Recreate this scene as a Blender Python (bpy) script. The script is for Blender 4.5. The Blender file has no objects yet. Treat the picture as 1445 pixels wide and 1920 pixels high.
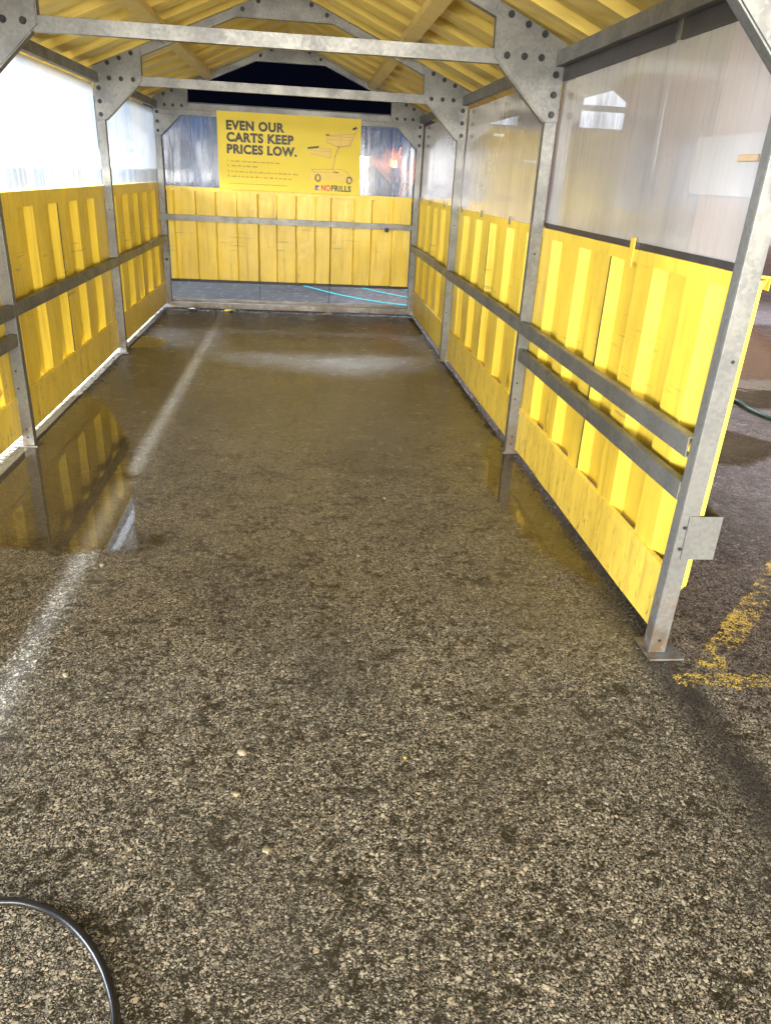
import bpy, bmesh, math, random
from mathutils import Vector, Matrix, noise
random.seed(7)
S = bpy.context.scene
COL = S.collection
R = math.radians

# ------------------------------------------------------------------ helpers
def link(name, bm, mat, parent=None, bevel=0, smooth=False):
    me = bpy.data.meshes.new(name)
    bmesh.ops.recalc_face_normals(bm, faces=bm.faces)
    bm.to_mesh(me); bm.free()
    o = bpy.data.objects.new(name, me); COL.objects.link(o)
    if mat: me.materials.append(mat)
    if parent: o.parent = parent
    if smooth:
        for p in me.polygons: p.use_smooth = True
    if bevel:
        m = o.modifiers.new('bevel', 'BEVEL'); m.width = bevel; m.segments = 2; m.limit_method = 'ANGLE'; m.angle_limit = R(50)
    return o

def empty(name, loc=(0, 0, 0)):
    o = bpy.data.objects.new(name, None); COL.objects.link(o); o.location = loc
    o.empty_display_size = .1
    return o

def tag(o, label=None, cat=None, group=None, kind=None):
    if label: o['label'] = label
    if cat: o['category'] = cat
    if group: o['group'] = group
    if kind: o['kind'] = kind
    return o

def box(bm, x0, x1, y0, y1, z0, z1, lean=0):
    # lean: x shift per metre of height
    vs = []
    for z in (z0, z1):
        for x, y in ((x0, y0), (x1, y0), (x1, y1), (x0, y1)):
            vs.append(bm.verts.new((x + lean * z, y, z)))
    for f in ((0, 1, 2, 3), (4, 5, 6, 7), (0, 1, 5, 4), (1, 2, 6, 5), (2, 3, 7, 6), (3, 0, 4, 7)):
        bm.faces.new([vs[i] for i in f])
    return vs

def bx(*a, **k):
    bm = bmesh.new(); box(bm, *a, **k); return bm

def prism(bm, pts, axis, a, b):
    """extrude a 2D outline along axis between a and b; pts are (u, v)"""
    def P(u, v, t):
        return {'y': (u, t, v), 'x': (t, u, v), 'z': (u, v, t)}[axis]
    lo = [bm.verts.new(P(u, v, a)) for u, v in pts]
    hi = [bm.verts.new(P(u, v, b)) for u, v in pts]
    n = len(pts)
    bm.faces.new(lo); bm.faces.new(hi[::-1])
    for i in range(n):
        j = (i + 1) % n
        bm.faces.new((lo[i], lo[j], hi[j], hi[i]))

def tube(bm, pts, r, seg=8, caps=True):
    rings = []
    up = Vector((0, 0, 1))
    for i, p in enumerate(pts):
        p = Vector(p)
        a = Vector(pts[max(0, i - 1)]); b = Vector(pts[min(len(pts) - 1, i + 1)])
        t = (b - a).normalized()
        s = t.cross(up)
        if s.length < 1e-3: s = t.cross(Vector((0, 1, 0)))
        s.normalize(); u = s.cross(t)
        rr = r(i / (len(pts) - 1)) if callable(r) else r
        rings.append([bm.verts.new(p + rr * (math.cos(k * 2 * math.pi / seg) * s + math.sin(k * 2 * math.pi / seg) * u)) for k in range(seg)])
    for a, b in zip(rings, rings[1:]):
        for k in range(seg):
            bm.faces.new((a[k], a[(k + 1) % seg], b[(k + 1) % seg], b[k]))
    if caps:
        bm.faces.new(rings[0]); bm.faces.new(rings[-1][::-1])

def hexbolt(bm, c, axis, r=.013, h=.009):
    """hex head + washer pointing along the negative axis direction"""
    cx, cy, cz = c
    for rr, t0, t1, n in ((r * 1.35, 0, .003, 14), (r, .003, h, 6)):
        pts = [(math.cos(2 * math.pi * k / n) * rr, math.sin(2 * math.pi * k / n) * rr) for k in range(n)]
        if axis == 'y': prism(bm, [(cx + u, cz + v) for u, v in pts], 'y', cy - t1, cy - t0)
        elif axis == 'x': prism(bm, [(cy + u, cz + v) for u, v in pts], 'x', cx - t1, cx - t0)
        elif axis == '+x': prism(bm, [(cy + u, cz + v) for u, v in pts], 'x', cx + t0, cx + t1)

# ------------------------------------------------------------------ node helpers
def mat(name):
    m = bpy.data.materials.new(name); m.use_nodes = True
    nt = m.node_tree; nt.nodes.clear()
    return m, nt
class NT:
    def __init__(s, nt): s.nt = nt
    def n(s, t, **kw):
        nd = s.nt.nodes.new(t)
        for k, v in kw.items():
            if k.startswith('i_'):
                key = k[2:]
                key = int(key) if key.isdigit() else key.replace('_', ' ')
                s.set(nd.inputs[key], v)
            else: setattr(nd, k, v)
        return nd
    def set(s, inp, v):
        if isinstance(v, bpy.types.NodeSocket): s.nt.links.new(v, inp)
        else: inp.default_value = v
    def math(s, op, a, b=None, c=None, clamp=False):
        nd = s.nt.nodes.new('ShaderNodeMath'); nd.operation = op; nd.use_clamp = clamp
        for i, v in enumerate((a, b, c)):
            if v is not None: s.set(nd.inputs[i], v)
        return nd.outputs[0]
    def mix(s, fac, a, b, blend='MIX'):
        nd = s.nt.nodes.new('ShaderNodeMix'); nd.data_type = 'RGBA'; nd.blend_type = blend
        s.set(nd.inputs['Factor'], fac)
        for k, v in (('A', a), ('B', b)):
            inp = [i for i in nd.inputs if i.name == k and i.type == 'RGBA'][0]
            s.set(inp, v if isinstance(v, bpy.types.NodeSocket) else (v + (1,) if len(v) == 3 else v))
        return [o for o in nd.outputs if o.type == 'RGBA'][0]
    def ramp(s, v, a, b, lo=0.0, hi=1.0, smooth=True):
        nd = s.nt.nodes.new('ShaderNodeMapRange'); nd.interpolation_type = 'SMOOTHSTEP' if smooth else 'LINEAR'
        s.set(nd.inputs['Value'], v)
        for k, x in (('From Min', a), ('From Max', b), ('To Min', lo), ('To Max', hi)): s.set(nd.inputs[k], x)
        return nd.outputs['Result']
    def noise(s, vec, scale, detail=4, rough=.55, dist=0):
        nd = s.n('ShaderNodeTexNoise'); s.set(nd.inputs['Vector'], vec)
        nd.inputs['Scale'].default_value = scale; nd.inputs['Detail'].default_value = detail
        nd.inputs['Roughness'].default_value = rough; nd.inputs['Distortion'].default_value = dist
        return nd.outputs['Fac']
    def vor(s, vec, scale, feature='F1', out='Distance', rnd=1):
        nd = s.n('ShaderNodeTexVoronoi', feature=feature); s.set(nd.inputs['Vector'], vec)
        nd.inputs['Scale'].default_value = scale; nd.inputs['Randomness'].default_value = rnd
        return nd.outputs[out]
    def pos(s):
        return s.n('ShaderNodeNewGeometry').outputs['Position']
    def xyz(s, v):
        nd = s.n('ShaderNodeSeparateXYZ'); s.set(nd.inputs[0], v); return nd.outputs
    def comb(s, x, y, z):
        nd = s.n('ShaderNodeCombineXYZ')
        for i, v in enumerate((x, y, z)): s.set(nd.inputs[i], v)
        return nd.outputs[0]
    def scale(s, v, sc):
        nd = s.n('ShaderNodeVectorMath', operation='MULTIPLY'); s.set(nd.inputs[0], v); nd.inputs[1].default_value = sc
        return nd.outputs[0]
    def bump(s, h, strength, dist, normal=None):
        nd = s.n('ShaderNodeBump'); s.set(nd.inputs['Height'], h); s.set(nd.inputs['Strength'], strength)
        s.set(nd.inputs['Distance'], dist)
        if normal is not None: s.set(nd.inputs['Normal'], normal)
        return nd.outputs[0]
    def schlick(s, f0):
        lw = s.n('ShaderNodeLayerWeight'); lw.inputs['Blend'].default_value = .5
        return s.math('ADD', f0, s.math('MULTIPLY', s.math('POWER', lw.outputs['Facing'], 5.0), 1 - f0))
    def out(s, sh):
        o = s.n('ShaderNodeOutputMaterial'); s.nt.links.new(sh, o.inputs['Surface'])

# ------------------------------------------------------------------ materials
def m_zinc():
    m, nt = mat('galvanised_steel'); t = NT(nt); p = t.pos(); x = t.xyz(p)
    cells = t.n('ShaderNodeTexVoronoi', feature='F1'); t.set(cells.inputs['Vector'], p); cells.inputs['Scale'].default_value = 75
    cc = t.xyz(cells.outputs['Color'])[0]
    n1 = t.noise(p, 7, 5, .6); n2 = t.noise(p, 45, 4, .6)
    k = t.math('ADD', t.math('MULTIPLY', cc, .16), t.math('MULTIPLY', n1, .84))
    c = t.mix(t.ramp(k, .30, .70), (.125, .128, .13), (.195, .198, .19))
    # grime near the ground and rust blotches
    low = t.ramp(x[2], .35, 0.0)
    dirt = t.math('MULTIPLY', t.ramp(t.noise(p, 14, 5, .65), .42, .62), t.math('ADD', t.math('MULTIPLY', low, .8), .10), clamp=True)
    c = t.mix(dirt, c, (.10, .075, .05))
    rust = t.math('MULTIPLY', t.ramp(n2, .56, .68), t.ramp(x[2], .45, .0, 0.02, .8))
    c = t.mix(rust, c, (.22, .075, .02))
    b = t.n('ShaderNodeBsdfPrincipled'); t.set(b.inputs['Base Color'], c)
    b.inputs['Metallic'].default_value = .45
    t.set(b.inputs['Roughness'], t.ramp(k, .2, .8, .55, .36))
    t.set(b.inputs['Normal'], t.bump(n2, .25, .002))
    t.out(b.outputs[0]); return m

def m_yellow(name, dirty=1.0, streak_axis=2, base=(.90, .655, .072)):
    m, nt = mat(name); t = NT(nt); p = t.pos(); x = t.xyz(p)
    n0 = t.noise(p, 1.6, 4, .5); n1 = t.noise(p, 26, 6, .7)
    sv = t.scale(p, (14, 14, .9) if streak_axis == 2 else (.9, 14, 1.2))
    ns = t.noise(sv, 1.6, 5, .6)
    b2 = tuple(v * .80 for v in base)
    c = t.mix(t.ramp(n0, .3, .7), b2, base)
    c = t.mix(t.math('MULTIPLY', t.ramp(ns, .50, .74), .42 * dirty), c, (.30, .19, .05))
    low = t.ramp(x[2], .40, .0)
    sp = t.math('MULTIPLY', t.ramp(t.noise(t.scale(p, (20, 20, 7)), 1.5, 8, .75), .54, .66), t.math('ADD', t.math('MULTIPLY', low, .75 * dirty), .05 * dirty), clamp=True)
    c = t.mix(sp, c, (.16, .11, .045))
    scr = t.math('MULTIPLY', t.ramp(t.noise(p, 60, 3, .6), .70, .76), .7 * dirty)
    c = t.mix(scr, c, (.20, .15, .09))
    ru = t.math('MULTIPLY', t.ramp(t.noise(t.scale(p, (5, 5, 3)), 1, 6, .7), .60, .68), t.math('MULTIPLY', t.ramp(x[2], .29, .32), t.ramp(x[2], .50, .33)))
    c = t.mix(t.math('MULTIPLY', ru, .85), c, (.20, .07, .015))
    scz = t.math('MULTIPLY', t.ramp(x[2], .55, .72), t.ramp(x[2], 1.12, .96))
    sl = t.noise(t.scale(p, (2.2, 2.2, 60)), 1, 3, .6); sm_ = t.noise(t.scale(p, (4, 4, 6)), 1, 3, .6)
    sc = t.math('MULTIPLY', t.math('MULTIPLY', t.ramp(sl, .60, .66), t.ramp(sm_, .48, .58)), scz)
    c = t.mix(t.math('MULTIPLY', sc, .7 * dirty), c, (.26, .20, .09))
    dent = t.noise(t.scale(p, (5, 5, 2.2)), 1, 2, .5)
    b = t.n('ShaderNodeBsdfPrincipled'); t.set(b.inputs['Base Color'], c)
    t.set(b.inputs['Roughness'], t.ramp(n1, .3, .7, .30, .5))
    b.inputs['Specular IOR Level'].default_value = .45
    nn = t.bump(dent, .7, .022)
    t.set(b.inputs['Normal'], t.bump(n1, .12, .0015, nn))
    t.out(b.outputs[0]); return m

def m_plain(name, col, rough=.6, metal=0, var=.25, scale=20, emit=None, es=1):
    m, nt = mat(name); t = NT(nt); p = t.pos()
    n = t.noise(p, scale, 5, .6)
    c = t.mix(n, tuple(v * (1 - var) for v in col), tuple(min(1, v * (1 + var)) for v in col))
    b = t.n('ShaderNodeBsdfPrincipled'); t.set(b.inputs['Base Color'], c)
    b.inputs['Roughness'].default_value = rough; b.inputs['Metallic'].default_value = metal
    t.set(b.inputs['Normal'], t.bump(n, .2, .002))
    if emit:
        b.inputs['Emission Color'].default_value = emit + (1,); b.inputs['Emission Strength'].default_value = es
    t.out(b.outputs[0]); return m

def m_pane(name, clear_band=None, seethru=.12, tint=(.80, .82, .86), lowfog=(1.3, 2.1), axis='y', refl=.5, trans=.6, lowtint=(.75, .80, .9)):
    """hazed polycarbonate: frosted scatter + straight transmission + gloss; fogged film with run marks"""
    m, nt = mat(name); t = NT(nt); p = t.pos(); x = t.xyz(p)
    h = x[1] if axis == 'y' else x[0]
    runs = t.noise(t.comb(t.math('MULTIPLY', h, 28), 0, t.math('MULTIPLY', x[2], 1.6)), 1.0, 5, .65)
    band = t.noise(t.comb(t.math('MULTIPLY', h, 3.2), 3.3, t.math('MULTIPLY', x[2], .35)), 1.0, 3, .5)
    drops = t.vor(p, 85)
    blot = t.noise(p, 3.2, 4, .6)
    see = t.math('ADD', t.math('MULTIPLY', t.ramp(band, .35, .68), .30), t.math('MULTIPLY', t.ramp(runs, .46, .66), .30))
    see = t.math('ADD', see, t.math('MULTIPLY', t.ramp(blot, .42, .62), .22))
    fog = t.ramp(x[2], lowfog[0], lowfog[1], .35, 1.0)
    see = t.math('MULTIPLY', t.math('MULTIPLY', see, fog), seethru / .4)
    see = t.math('ADD', see, seethru * .35, clamp=True)
    if clear_band:
        cb = t.math('MULTIPLY', t.ramp(x[2], clear_band[1] + .015, clear_band[1] - .015), 1.0)
        cb = t.math('MULTIPLY', cb, t.ramp(runs, .25, .6, .55, .8))
        see = t.math('MAXIMUM', see, cb)
    bl = t.math('ADD', t.math('MULTIPLY', band, .55), t.math('ADD', t.math('MULTIPLY', blot, .3), t.math('MULTIPLY', runs, .15)))
    tc = t.mix(t.ramp(bl, .36, .62), tuple(v * q for v, q in zip(tint, lowtint)), tint)
    tl = t.n('ShaderNodeBsdfTranslucent'); t.set(tl.inputs['Color'], tc)
    df = t.n('ShaderNodeBsdfDiffuse'); t.set(df.inputs['Color'], t.mix(1.0, tc, (.8, .8, .8), 'MULTIPLY'))
    ms = t.n('ShaderNodeMixShader'); ms.inputs[0].default_value = trans
    nt.links.new(df.outputs[0], ms.inputs[1]); nt.links.new(tl.outputs[0], ms.inputs[2])
    tr = t.n('ShaderNodeBsdfTransparent'); tr.inputs['Color'].default_value = (.92, .94, .97, 1)
    ms2 = t.n('ShaderNodeMixShader'); t.set(ms2.inputs[0], see)
    nt.links.new(ms.outputs[0], ms2.inputs[1]); nt.links.new(tr.outputs[0], ms2.inputs[2])
    gl = t.n('ShaderNodeBsdfGlossy'); gl.inputs['Color'].default_value = (1, 1, 1, 1)
    t.set(gl.inputs['Roughness'], t.ramp(runs, .35, .65, .05, .22))
    hgt = t.math('ADD', t.math('MULTIPLY', runs, .6), t.math('MULTIPLY', t.ramp(drops, .0, .35, 1, 0), t.ramp(blot, .45, .6, 0, .35)))
    t.set(gl.inputs['Normal'], t.bump(hgt, .12, .003, ))
    ms3 = t.n('ShaderNodeMixShader'); t.set(ms3.inputs[0], t.math('MULTIPLY', t.schlick(.05), refl * 2, clamp=True))
    nt.links.new(ms2.outputs[0], ms3.inputs[1]); nt.links.new(gl.outputs[0], ms3.inputs[2])
    t.out(ms3.outputs[0]); return m

def m_ground():
    m, nt = mat('wet_asphalt'); t = NT(nt); p = t.pos(); x = t.xyz(p)
    # warp so the stones are not a clean voronoi pattern
    wn = t.n('ShaderNodeTexNoise'); t.set(wn.inputs['Vector'], p); wn.inputs['Scale'].default_value = 70; wn.inputs['Detail'].default_value = 3
    wv = t.n('ShaderNodeVectorMath', operation='MULTIPLY_ADD'); t.set(wv.inputs[0], wn.outputs['Color']); wv.inputs[1].default_value = (.015, .015, 0); t.set(wv.inputs[2], p)
    q2 = t.scale(wv.outputs[0], (1, 1, 0))
    rag = t.noise(p, 170, 3, .6)
    patch = t.noise(p, 1.3, 5, .6); patch2 = t.noise(p, 6, 5, .65); fine = t.noise(p, 420, 3, .6)
    def layer(sc, rnd, keep, soft0, soft1):
        v = t.n('ShaderNodeTexVoronoi', feature='F1'); t.set(v.inputs['Vector'], q2); v.inputs['Scale'].default_value = sc; v.inputs['Randomness'].default_value = rnd
        e = t.n('ShaderNodeTexVoronoi', feature='DISTANCE_TO_EDGE'); t.set(e.inputs['Vector'], q2); e.inputs['Scale'].default_value = sc; e.inputs['Randomness'].default_value = rnd
        c = t.xyz(v.outputs['Color'])
        ee = t.math('SUBTRACT', e.outputs['Distance'], t.math('MULTIPLY', t.math('ADD', rag, t.math('MULTIPLY', c[2], .6)), .13))
        return t.math('MULTIPLY', t.ramp(ee, soft0, soft1), t.ramp(c[0], keep, keep + .05)), c
    L1, c1 = layer(82, 1, .70, .00, .12)
    L2, c2 = layer(138, 1, .25, -.03, .12)
    L3, c3 = layer(250, 1, .25, -.05, .12)
    pitn = t.math('ADD', t.math('MULTIPLY', patch2, .5), t.math('MULTIPLY', t.noise(p, 24, 4, .65), .5))
    pit = t.ramp(pitn, .39, .50)
    near = t.ramp(x[1], 3.2, 1.2)
    keepp = t.math('ADD', t.math('MULTIPLY', pit, .72), .28)
    s2 = t.math('MULTIPLY', L2, t.math('ADD', t.math('MULTIPLY', pit, .75), .25))
    s3 = t.math('MULTIPLY', t.math('MULTIPLY', L3, .7), pit)
    stone = t.math('MAXIMUM', t.math('MAXIMUM', t.math('MULTIPLY', L1, keepp), s2), s3)
    tint = t.math('ADD', t.math('MULTIPLY', c1[1], .4), t.math('ADD', t.math('MULTIPLY', c2[1], .45), t.math('MULTIPLY', c3[1], .15)))
    cs = t.mix(t.ramp(tint, .2, .8), (.170, .142, .098), (.46, .395, .275))
    cs = t.mix(t.math('MULTIPLY', t.ramp(c2[2], .90, .96), .7), cs, (.40, .28, .17))
    cs = t.mix(t.math('MULTIPLY', t.ramp(c3[2], .75, .95), .5), cs, (.17, .155, .155))
    cs = t.mix(t.math('MULTIPLY', t.ramp(fine, .45, .7), .3), cs, (.12, .10, .07))
    binder = t.mix(fine, (.003, .0025, .002), (.034, .027, .013))
    c = t.mix(stone, binder, cs)
    # silt: a thin brown film fills between the stones deeper inside the shelter
    dist = t.ramp(x[1], 1.6, 4.6)
    inside = t.math('MULTIPLY', t.ramp(x[0], -1.75, -1.5), t.ramp(x[0], 1.72, 1.50))
    silt = t.math('MULTIPLY', t.math('ADD', t.math('MULTIPLY', dist, .75), t.math('MULTIPLY', t.ramp(patch, .52, .72), .30)), inside, clamp=True)
    siltc = t.mix(patch2, (.060, .052, .040), (.122, .106, .082))
    c = t.mix(t.math('MULTIPLY', silt, .75), c, siltc)
    # darker towards the back; dark wet grime along the right wall
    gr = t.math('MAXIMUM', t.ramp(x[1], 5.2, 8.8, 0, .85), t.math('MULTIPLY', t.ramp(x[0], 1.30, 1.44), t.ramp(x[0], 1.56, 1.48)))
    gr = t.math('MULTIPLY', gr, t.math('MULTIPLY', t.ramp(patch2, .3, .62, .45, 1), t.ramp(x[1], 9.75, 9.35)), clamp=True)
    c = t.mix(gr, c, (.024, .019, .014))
    # outdoors the asphalt is darker, reddish-grey
    outm = t.ramp(x[0], 1.5, 1.75)
    c = t.mix(t.math('MULTIPLY', outm, .55), c, t.mix(stone, (.03, .02, .018), (.13, .095, .082)))
    c = t.mix(t.math('MULTIPLY', t.ramp(patch, .35, .7), .35), c, (.045, .038, .028))
    c = t.mix(t.math('MULTIPLY', t.ramp(x[1], 9.42, 9.6), .6), c, t.mix(patch2, (.13, .13, .135), (.26, .26, .27)))  # paler behind the back wall: lamplight there is put into the colour
    # large faint stains and drips
    c = t.mix(t.math('MULTIPLY', t.ramp(t.noise(p, .7, 6, .65), .50, .62), .35), c, (.03, .025, .02))
    b = t.n('ShaderNodeBsdfPrincipled'); t.set(b.inputs['Base Color'], c)
    wet = t.ramp(t.noise(p, 2.1, 5, .6), .40, .60)
    wet = t.math('MAXIMUM', wet, t.ramp(x[1], 2.5, 5.0, 0, .8))
    t.set(b.inputs['Roughness'], t.ramp(wet, 0, 1, .58, .30))
    t.set(b.inputs['Specular IOR Level'], t.math('ADD', t.math('MULTIPLY', stone, .35), .12))
    b.inputs['Coat IOR'].default_value = 1.33
    t.set(b.inputs['Coat Weight'], t.math('MULTIPLY', t.math('ADD', t.math('MULTIPLY', wet, .65), .2), t.ramp(x[1], 1.2, 3.6, .25, 1.0)))
    t.set(b.inputs['Coat Roughness'], t.ramp(t.noise(p, 9, 4, .6), .35, .65, .10, .28))
    h = t.math('ADD', t.math('MULTIPLY', stone, .8), t.math('MULTIPLY', fine, .12))
    flat = t.math('SUBTRACT', 1.0, t.math('MULTIPLY', silt, .55))
    t.set(b.inputs['Normal'], t.bump(h, t.math('MULTIPLY', flat, .95), .006))
    # the water film follows larger undulations only
    und = t.math('ADD', t.noise(p, 34, 3, .6), t.math('MULTIPLY', h, .5))
    t.set(b.inputs['Coat Normal'], t.bump(und, t.math('MULTIPLY', flat, .7), .005))
    t.out(b.outputs[0]); return m

def m_water():
    m, nt = mat('muddy_water'); t = NT(nt); p = t.pos()
    at = t.n('ShaderNodeAttribute'); at.attribute_name = 'depth'
    n = t.noise(p, 13, 6, .7); n2 = t.noise(p, 70, 3, .6)
    d = t.math('ADD', at.outputs['Fac'], t.math('ADD', t.math('MULTIPLY', t.math('SUBTRACT', n, .5), .55), t.math('MULTIPLY', t.math('SUBTRACT', n2, .5), .22)))
    mask = t.ramp(d, -.05, .22)
    deep = t.ramp(d, .0, .9, .0, .40)
    mud = t.n('ShaderNodeBsdfDiffuse'); mud.inputs['Color'].default_value = (.115, .092, .055, 1)
    tr = t.n('ShaderNodeBsdfTransparent'); tr.inputs['Color'].default_value = (.80, .74, .62, 1)
    a = t.n('ShaderNodeMixShader'); t.set(a.inputs[0], deep); nt.links.new(tr.outputs[0], a.inputs[1]); nt.links.new(mud.outputs[0], a.inputs[2])
    gl = t.n('ShaderNodeBsdfGlossy'); gl.inputs['Roughness'].default_value = .02; gl.inputs['Color'].default_value = (1, 1, 1, 1)
    t.set(gl.inputs['Normal'], t.bump(t.noise(p, 5, 2, .5), .05, .01))
    b = t.n('ShaderNodeMixShader'); t.set(b.inputs[0], t.schlick(.06)); nt.links.new(a.outputs[0], b.inputs[1]); nt.links.new(gl.outputs[0], b.inputs[2])
    clr = t.n('ShaderNodeBsdfTransparent')
    o = t.n('ShaderNodeMixShader'); t.set(o.inputs[0], mask); nt.links.new(clr.outputs[0], o.inputs[1]); nt.links.new(b.outputs[0], o.inputs[2])
    t.out(o.outputs[0]); return m

def m_paint(name, col, wear=.5):
    """worn road paint: only on the tops of the stones"""
    m, nt = mat(name); t = NT(nt); p = t.pos()
    q = t.scale(p, (1, 1, 0))
    n = t.math('ADD', t.math('MULTIPLY', t.noise(q, 26, 6, .75), .6), t.math('MULTIPLY', t.noise(q, 4, 3, .5), .4))
    at = t.n('ShaderNodeAttribute'); at.attribute_name = 'depth'
    e = t.vor(q, 90, 'DISTANCE_TO_EDGE')
    k = t.math('ADD', t.math('ADD', n, t.math('MULTIPLY', t.ramp(e, 0, .2), .10)), t.math('MULTIPLY', t.ramp(at.outputs['Fac'], 0, .35), .18))
    msk = t.ramp(k, wear + .17, wear + .23)
    b = t.n('ShaderNodeBsdfPrincipled'); b.inputs['Base Color'].default_value = col + (1,)
    b.inputs['Roughness'].default_value = .35
    t.set(b.inputs['Normal'], t.bump(n, .5, .004))
    clr = t.n('ShaderNodeBsdfTransparent')
    o = t.n('ShaderNodeMixShader'); t.set(o.inputs[0], msk); nt.links.new(clr.outputs[0], o.inputs[1]); nt.links.new(b.outputs[0], o.inputs[2])
    t.out(o.outputs[0]); return m

def m_emit(name, col, st):
    m, nt = mat(name); t = NT(nt)
    e = t.n('ShaderNodeEmission'); e.inputs['Color'].default_value = col + (1,); e.inputs['Strength'].default_value = st
    t.out(e.outputs[0]); return m

def m_brick():
    m, nt = mat('pinkish_brick'); t = NT(nt); p = t.pos(); x = t.xyz(p)
    bt = t.n('ShaderNodeTexBrick'); t.set(bt.inputs['Vector'], t.comb(t.math('ADD', x[0], x[1]), x[2], 0))
    bt.inputs['Color1'].default_value = (.26, .13, .095, 1); bt.inputs['Color2'].default_value = (.33, .19, .14, 1); bt.inputs['Mortar'].default_value = (.30, .26, .23, 1)
    bt.inputs['Scale'].default_value = 2.2
    b = t.n('ShaderNodeBsdfPrincipled'); t.set(b.inputs['Base Color'], t.mix(t.noise(p, .8, 4), bt.outputs['Color'], (.22, .13, .10)))
    b.inputs['Roughness'].default_value = .85
    t.out(b.outputs[0]); return m

ZN = m_zinc()
YW = m_yellow('yellow_painted_sheet')
YR = m_yellow('yellow_roof_sheet', .9, 0, (.84, .63, .16))
YK = m_yellow('yellow_kick_plate', 1.25, 2, (.86, .64, .10))
YP = m_yellow('yellow_purlin_paint', .7, 2, (.66, .50, .17))
BOLT = m_plain('dark_bolt_steel', (.012, .012, .014), .5, .3)
BLK = m_plain('black_rubber', (.008, .008, .009), .30, 0, .4, 60)
GRN = m_plain('green_hose_rubber', (.008, .035, .02), .35, 0, .3, 40)
STONE = m_plain('pale_pebble', (.42, .34, .22), .55, 0, .3, 120)
DIRT = m_plain('wet_grit', (.03, .024, .018), .45, 0, .6, 60)
CONC = m_plain('kerb_concrete', (.42, .41, .40), .8, 0, .2, 8)
PANE_L = m_pane('hazed_polycarbonate_lit', clear_band=(1.37, 1.50), seethru=.10, tint=(.86, .88, .90), trans=.75, lowtint=(.60, .72, .90))
PANE_R = m_pane('fogged_polycarbonate', seethru=.30, tint=(.92, .95, 1.0), lowfog=(1.38, 1.95), refl=.9, trans=.45, lowtint=(.60, .60, .64))
PANE_B = m_pane('scuffed_polycarbonate', seethru=.40, tint=(.16, .22, .36), lowfog=(1.0, 1.3), axis='x', trans=.5)
GROUND = m_ground(); WATER = m_water()

# ------------------------------------------------------------------ dimensions (metres; camera stands at y = 0)
XI, XO = 1.411, 1.475            # post inner and outer face
FY = [2.17, 4.33, 6.827, 9.331]  # frame positions
PD = .052                        # post depth
XP = 1.480                       # inner face of the yellow sheets
DEP = .042

# ------------------------------------------------------------------ ground
def build_ground():
    bm = bmesh.new()
    s = 260
    v = [bm.verts.new(c) for c in ((-s, -s, 0), (s, -s, 0), (s, s, 0), (-s, s, 0))]
    bm.faces.new(v)
    o = link('ground', bm, GROUND); tag(o, kind='structure')
build_ground()

def blob_sheet(name, field, x0, x1, y0, y1, step, z, material, kind='structure'):
    """sheet over the cells where field(x, y) > -0.35, with the field stored for the shader's ragged edge"""
    bm = bmesh.new(); nx = int((x1 - x0) / step) + 1; ny = int((y1 - y0) / step) + 1
    vals = {}; vs = {}
    for i in range(nx):
        for j in range(ny):
            vals[i, j] = field(x0 + i * step, y0 + j * step)
    def V(i, j):
        if (i, j) not in vs: vs[i, j] = bm.verts.new((x0 + i * step, y0 + j * step, z))
        return vs[i, j]
    for i in range(nx - 1):
        for j in range(ny - 1):
            if max(vals[i, j], vals[i + 1, j], vals[i, j + 1], vals[i + 1, j + 1]) > -.40:
                bm.faces.new((V(i, j), V(i + 1, j), V(i + 1, j + 1), V(i, j + 1)))
    bm.verts.index_update()
    keys = sorted(vs, key=lambda k: vs[k].index); data = [vals[k] for k in keys]
    o = link(name, bm, material)
    a = o.data.attributes.new('depth', 'FLOAT', 'POINT')
    a.data.foreach_set('value', data)
    tag(o, kind=kind)
    return o

def poly_field(poly, soft):
    """signed distance to a polygon divided by soft, positive inside"""
    def f(x, y):
        d = 1e9; ins = False; n = len(poly)
        for i in range(n):
            ax, ay = poly[i]; bx_, by_ = poly[(i + 1) % n]
            ex, ey = bx_ - ax, by_ - ay
            k = max(0, min(1, ((x - ax) * ex + (y - ay) * ey) / (ex * ex + ey * ey)))
            d = min(d, math.hypot(x - ax - k * ex, y - ay - k * ey))
            if (ay > y) != (by_ > y) and x < (bx_ - ax) * (y - ay) / (by_ - ay) + ax: ins = not ins
        return (d if ins else -d) / soft
    return f

def puddle(poly, soft=.16, step=.03, z=.004):
    xs = [q[0] for q in poly]; ys = [q[1] for q in poly]
    return blob_sheet('puddle_water', poly_field(poly, soft), min(xs) - .12, max(xs) + .12, min(ys) - .2, max(ys) + .2, step, z, WATER)
puddle([(-1.55, 2.93), (-1.15, 3.02), (-.90, 2.97), (-.62, 2.99), (-.45, 3.04), (-.46, 3.14), (-.62, 3.22), (-.66, 3.55), (-.76, 3.85), (-.84, 4.3), (-.98, 4.7), (-1.18, 5.15), (-1.40, 5.5), (-1.55, 5.4)])
puddle([(-1.5, 7.0), (-1.2, 7.1), (-1.12, 7.4), (-1.3, 7.6), (-1.5, 7.6)])
puddle([(1.22, 3.0), (1.34, 2.7), (1.46, 2.5), (1.46, 4.7), (1.34, 4.6), (1.22, 4.2), (1.14, 3.7)], .28)
puddle([(2.9, 5.6), (3.9, 5.4), (5.2, 7.0), (6.0, 9.5), (4.6, 10.5), (3.4, 8.2), (2.6, 6.6)], .4, .08)
puddle([(3.6, 11), (6.5, 11.5), (9, 14), (11, 18), (8, 19), (5.5, 15), (3.4, 13)], .6, .12)
puddle([(2.25, 4.3), (2.9, 4.1), (3.5, 4.5), (3.1, 5.0), (2.4, 4.9)], .3, .05)

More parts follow.
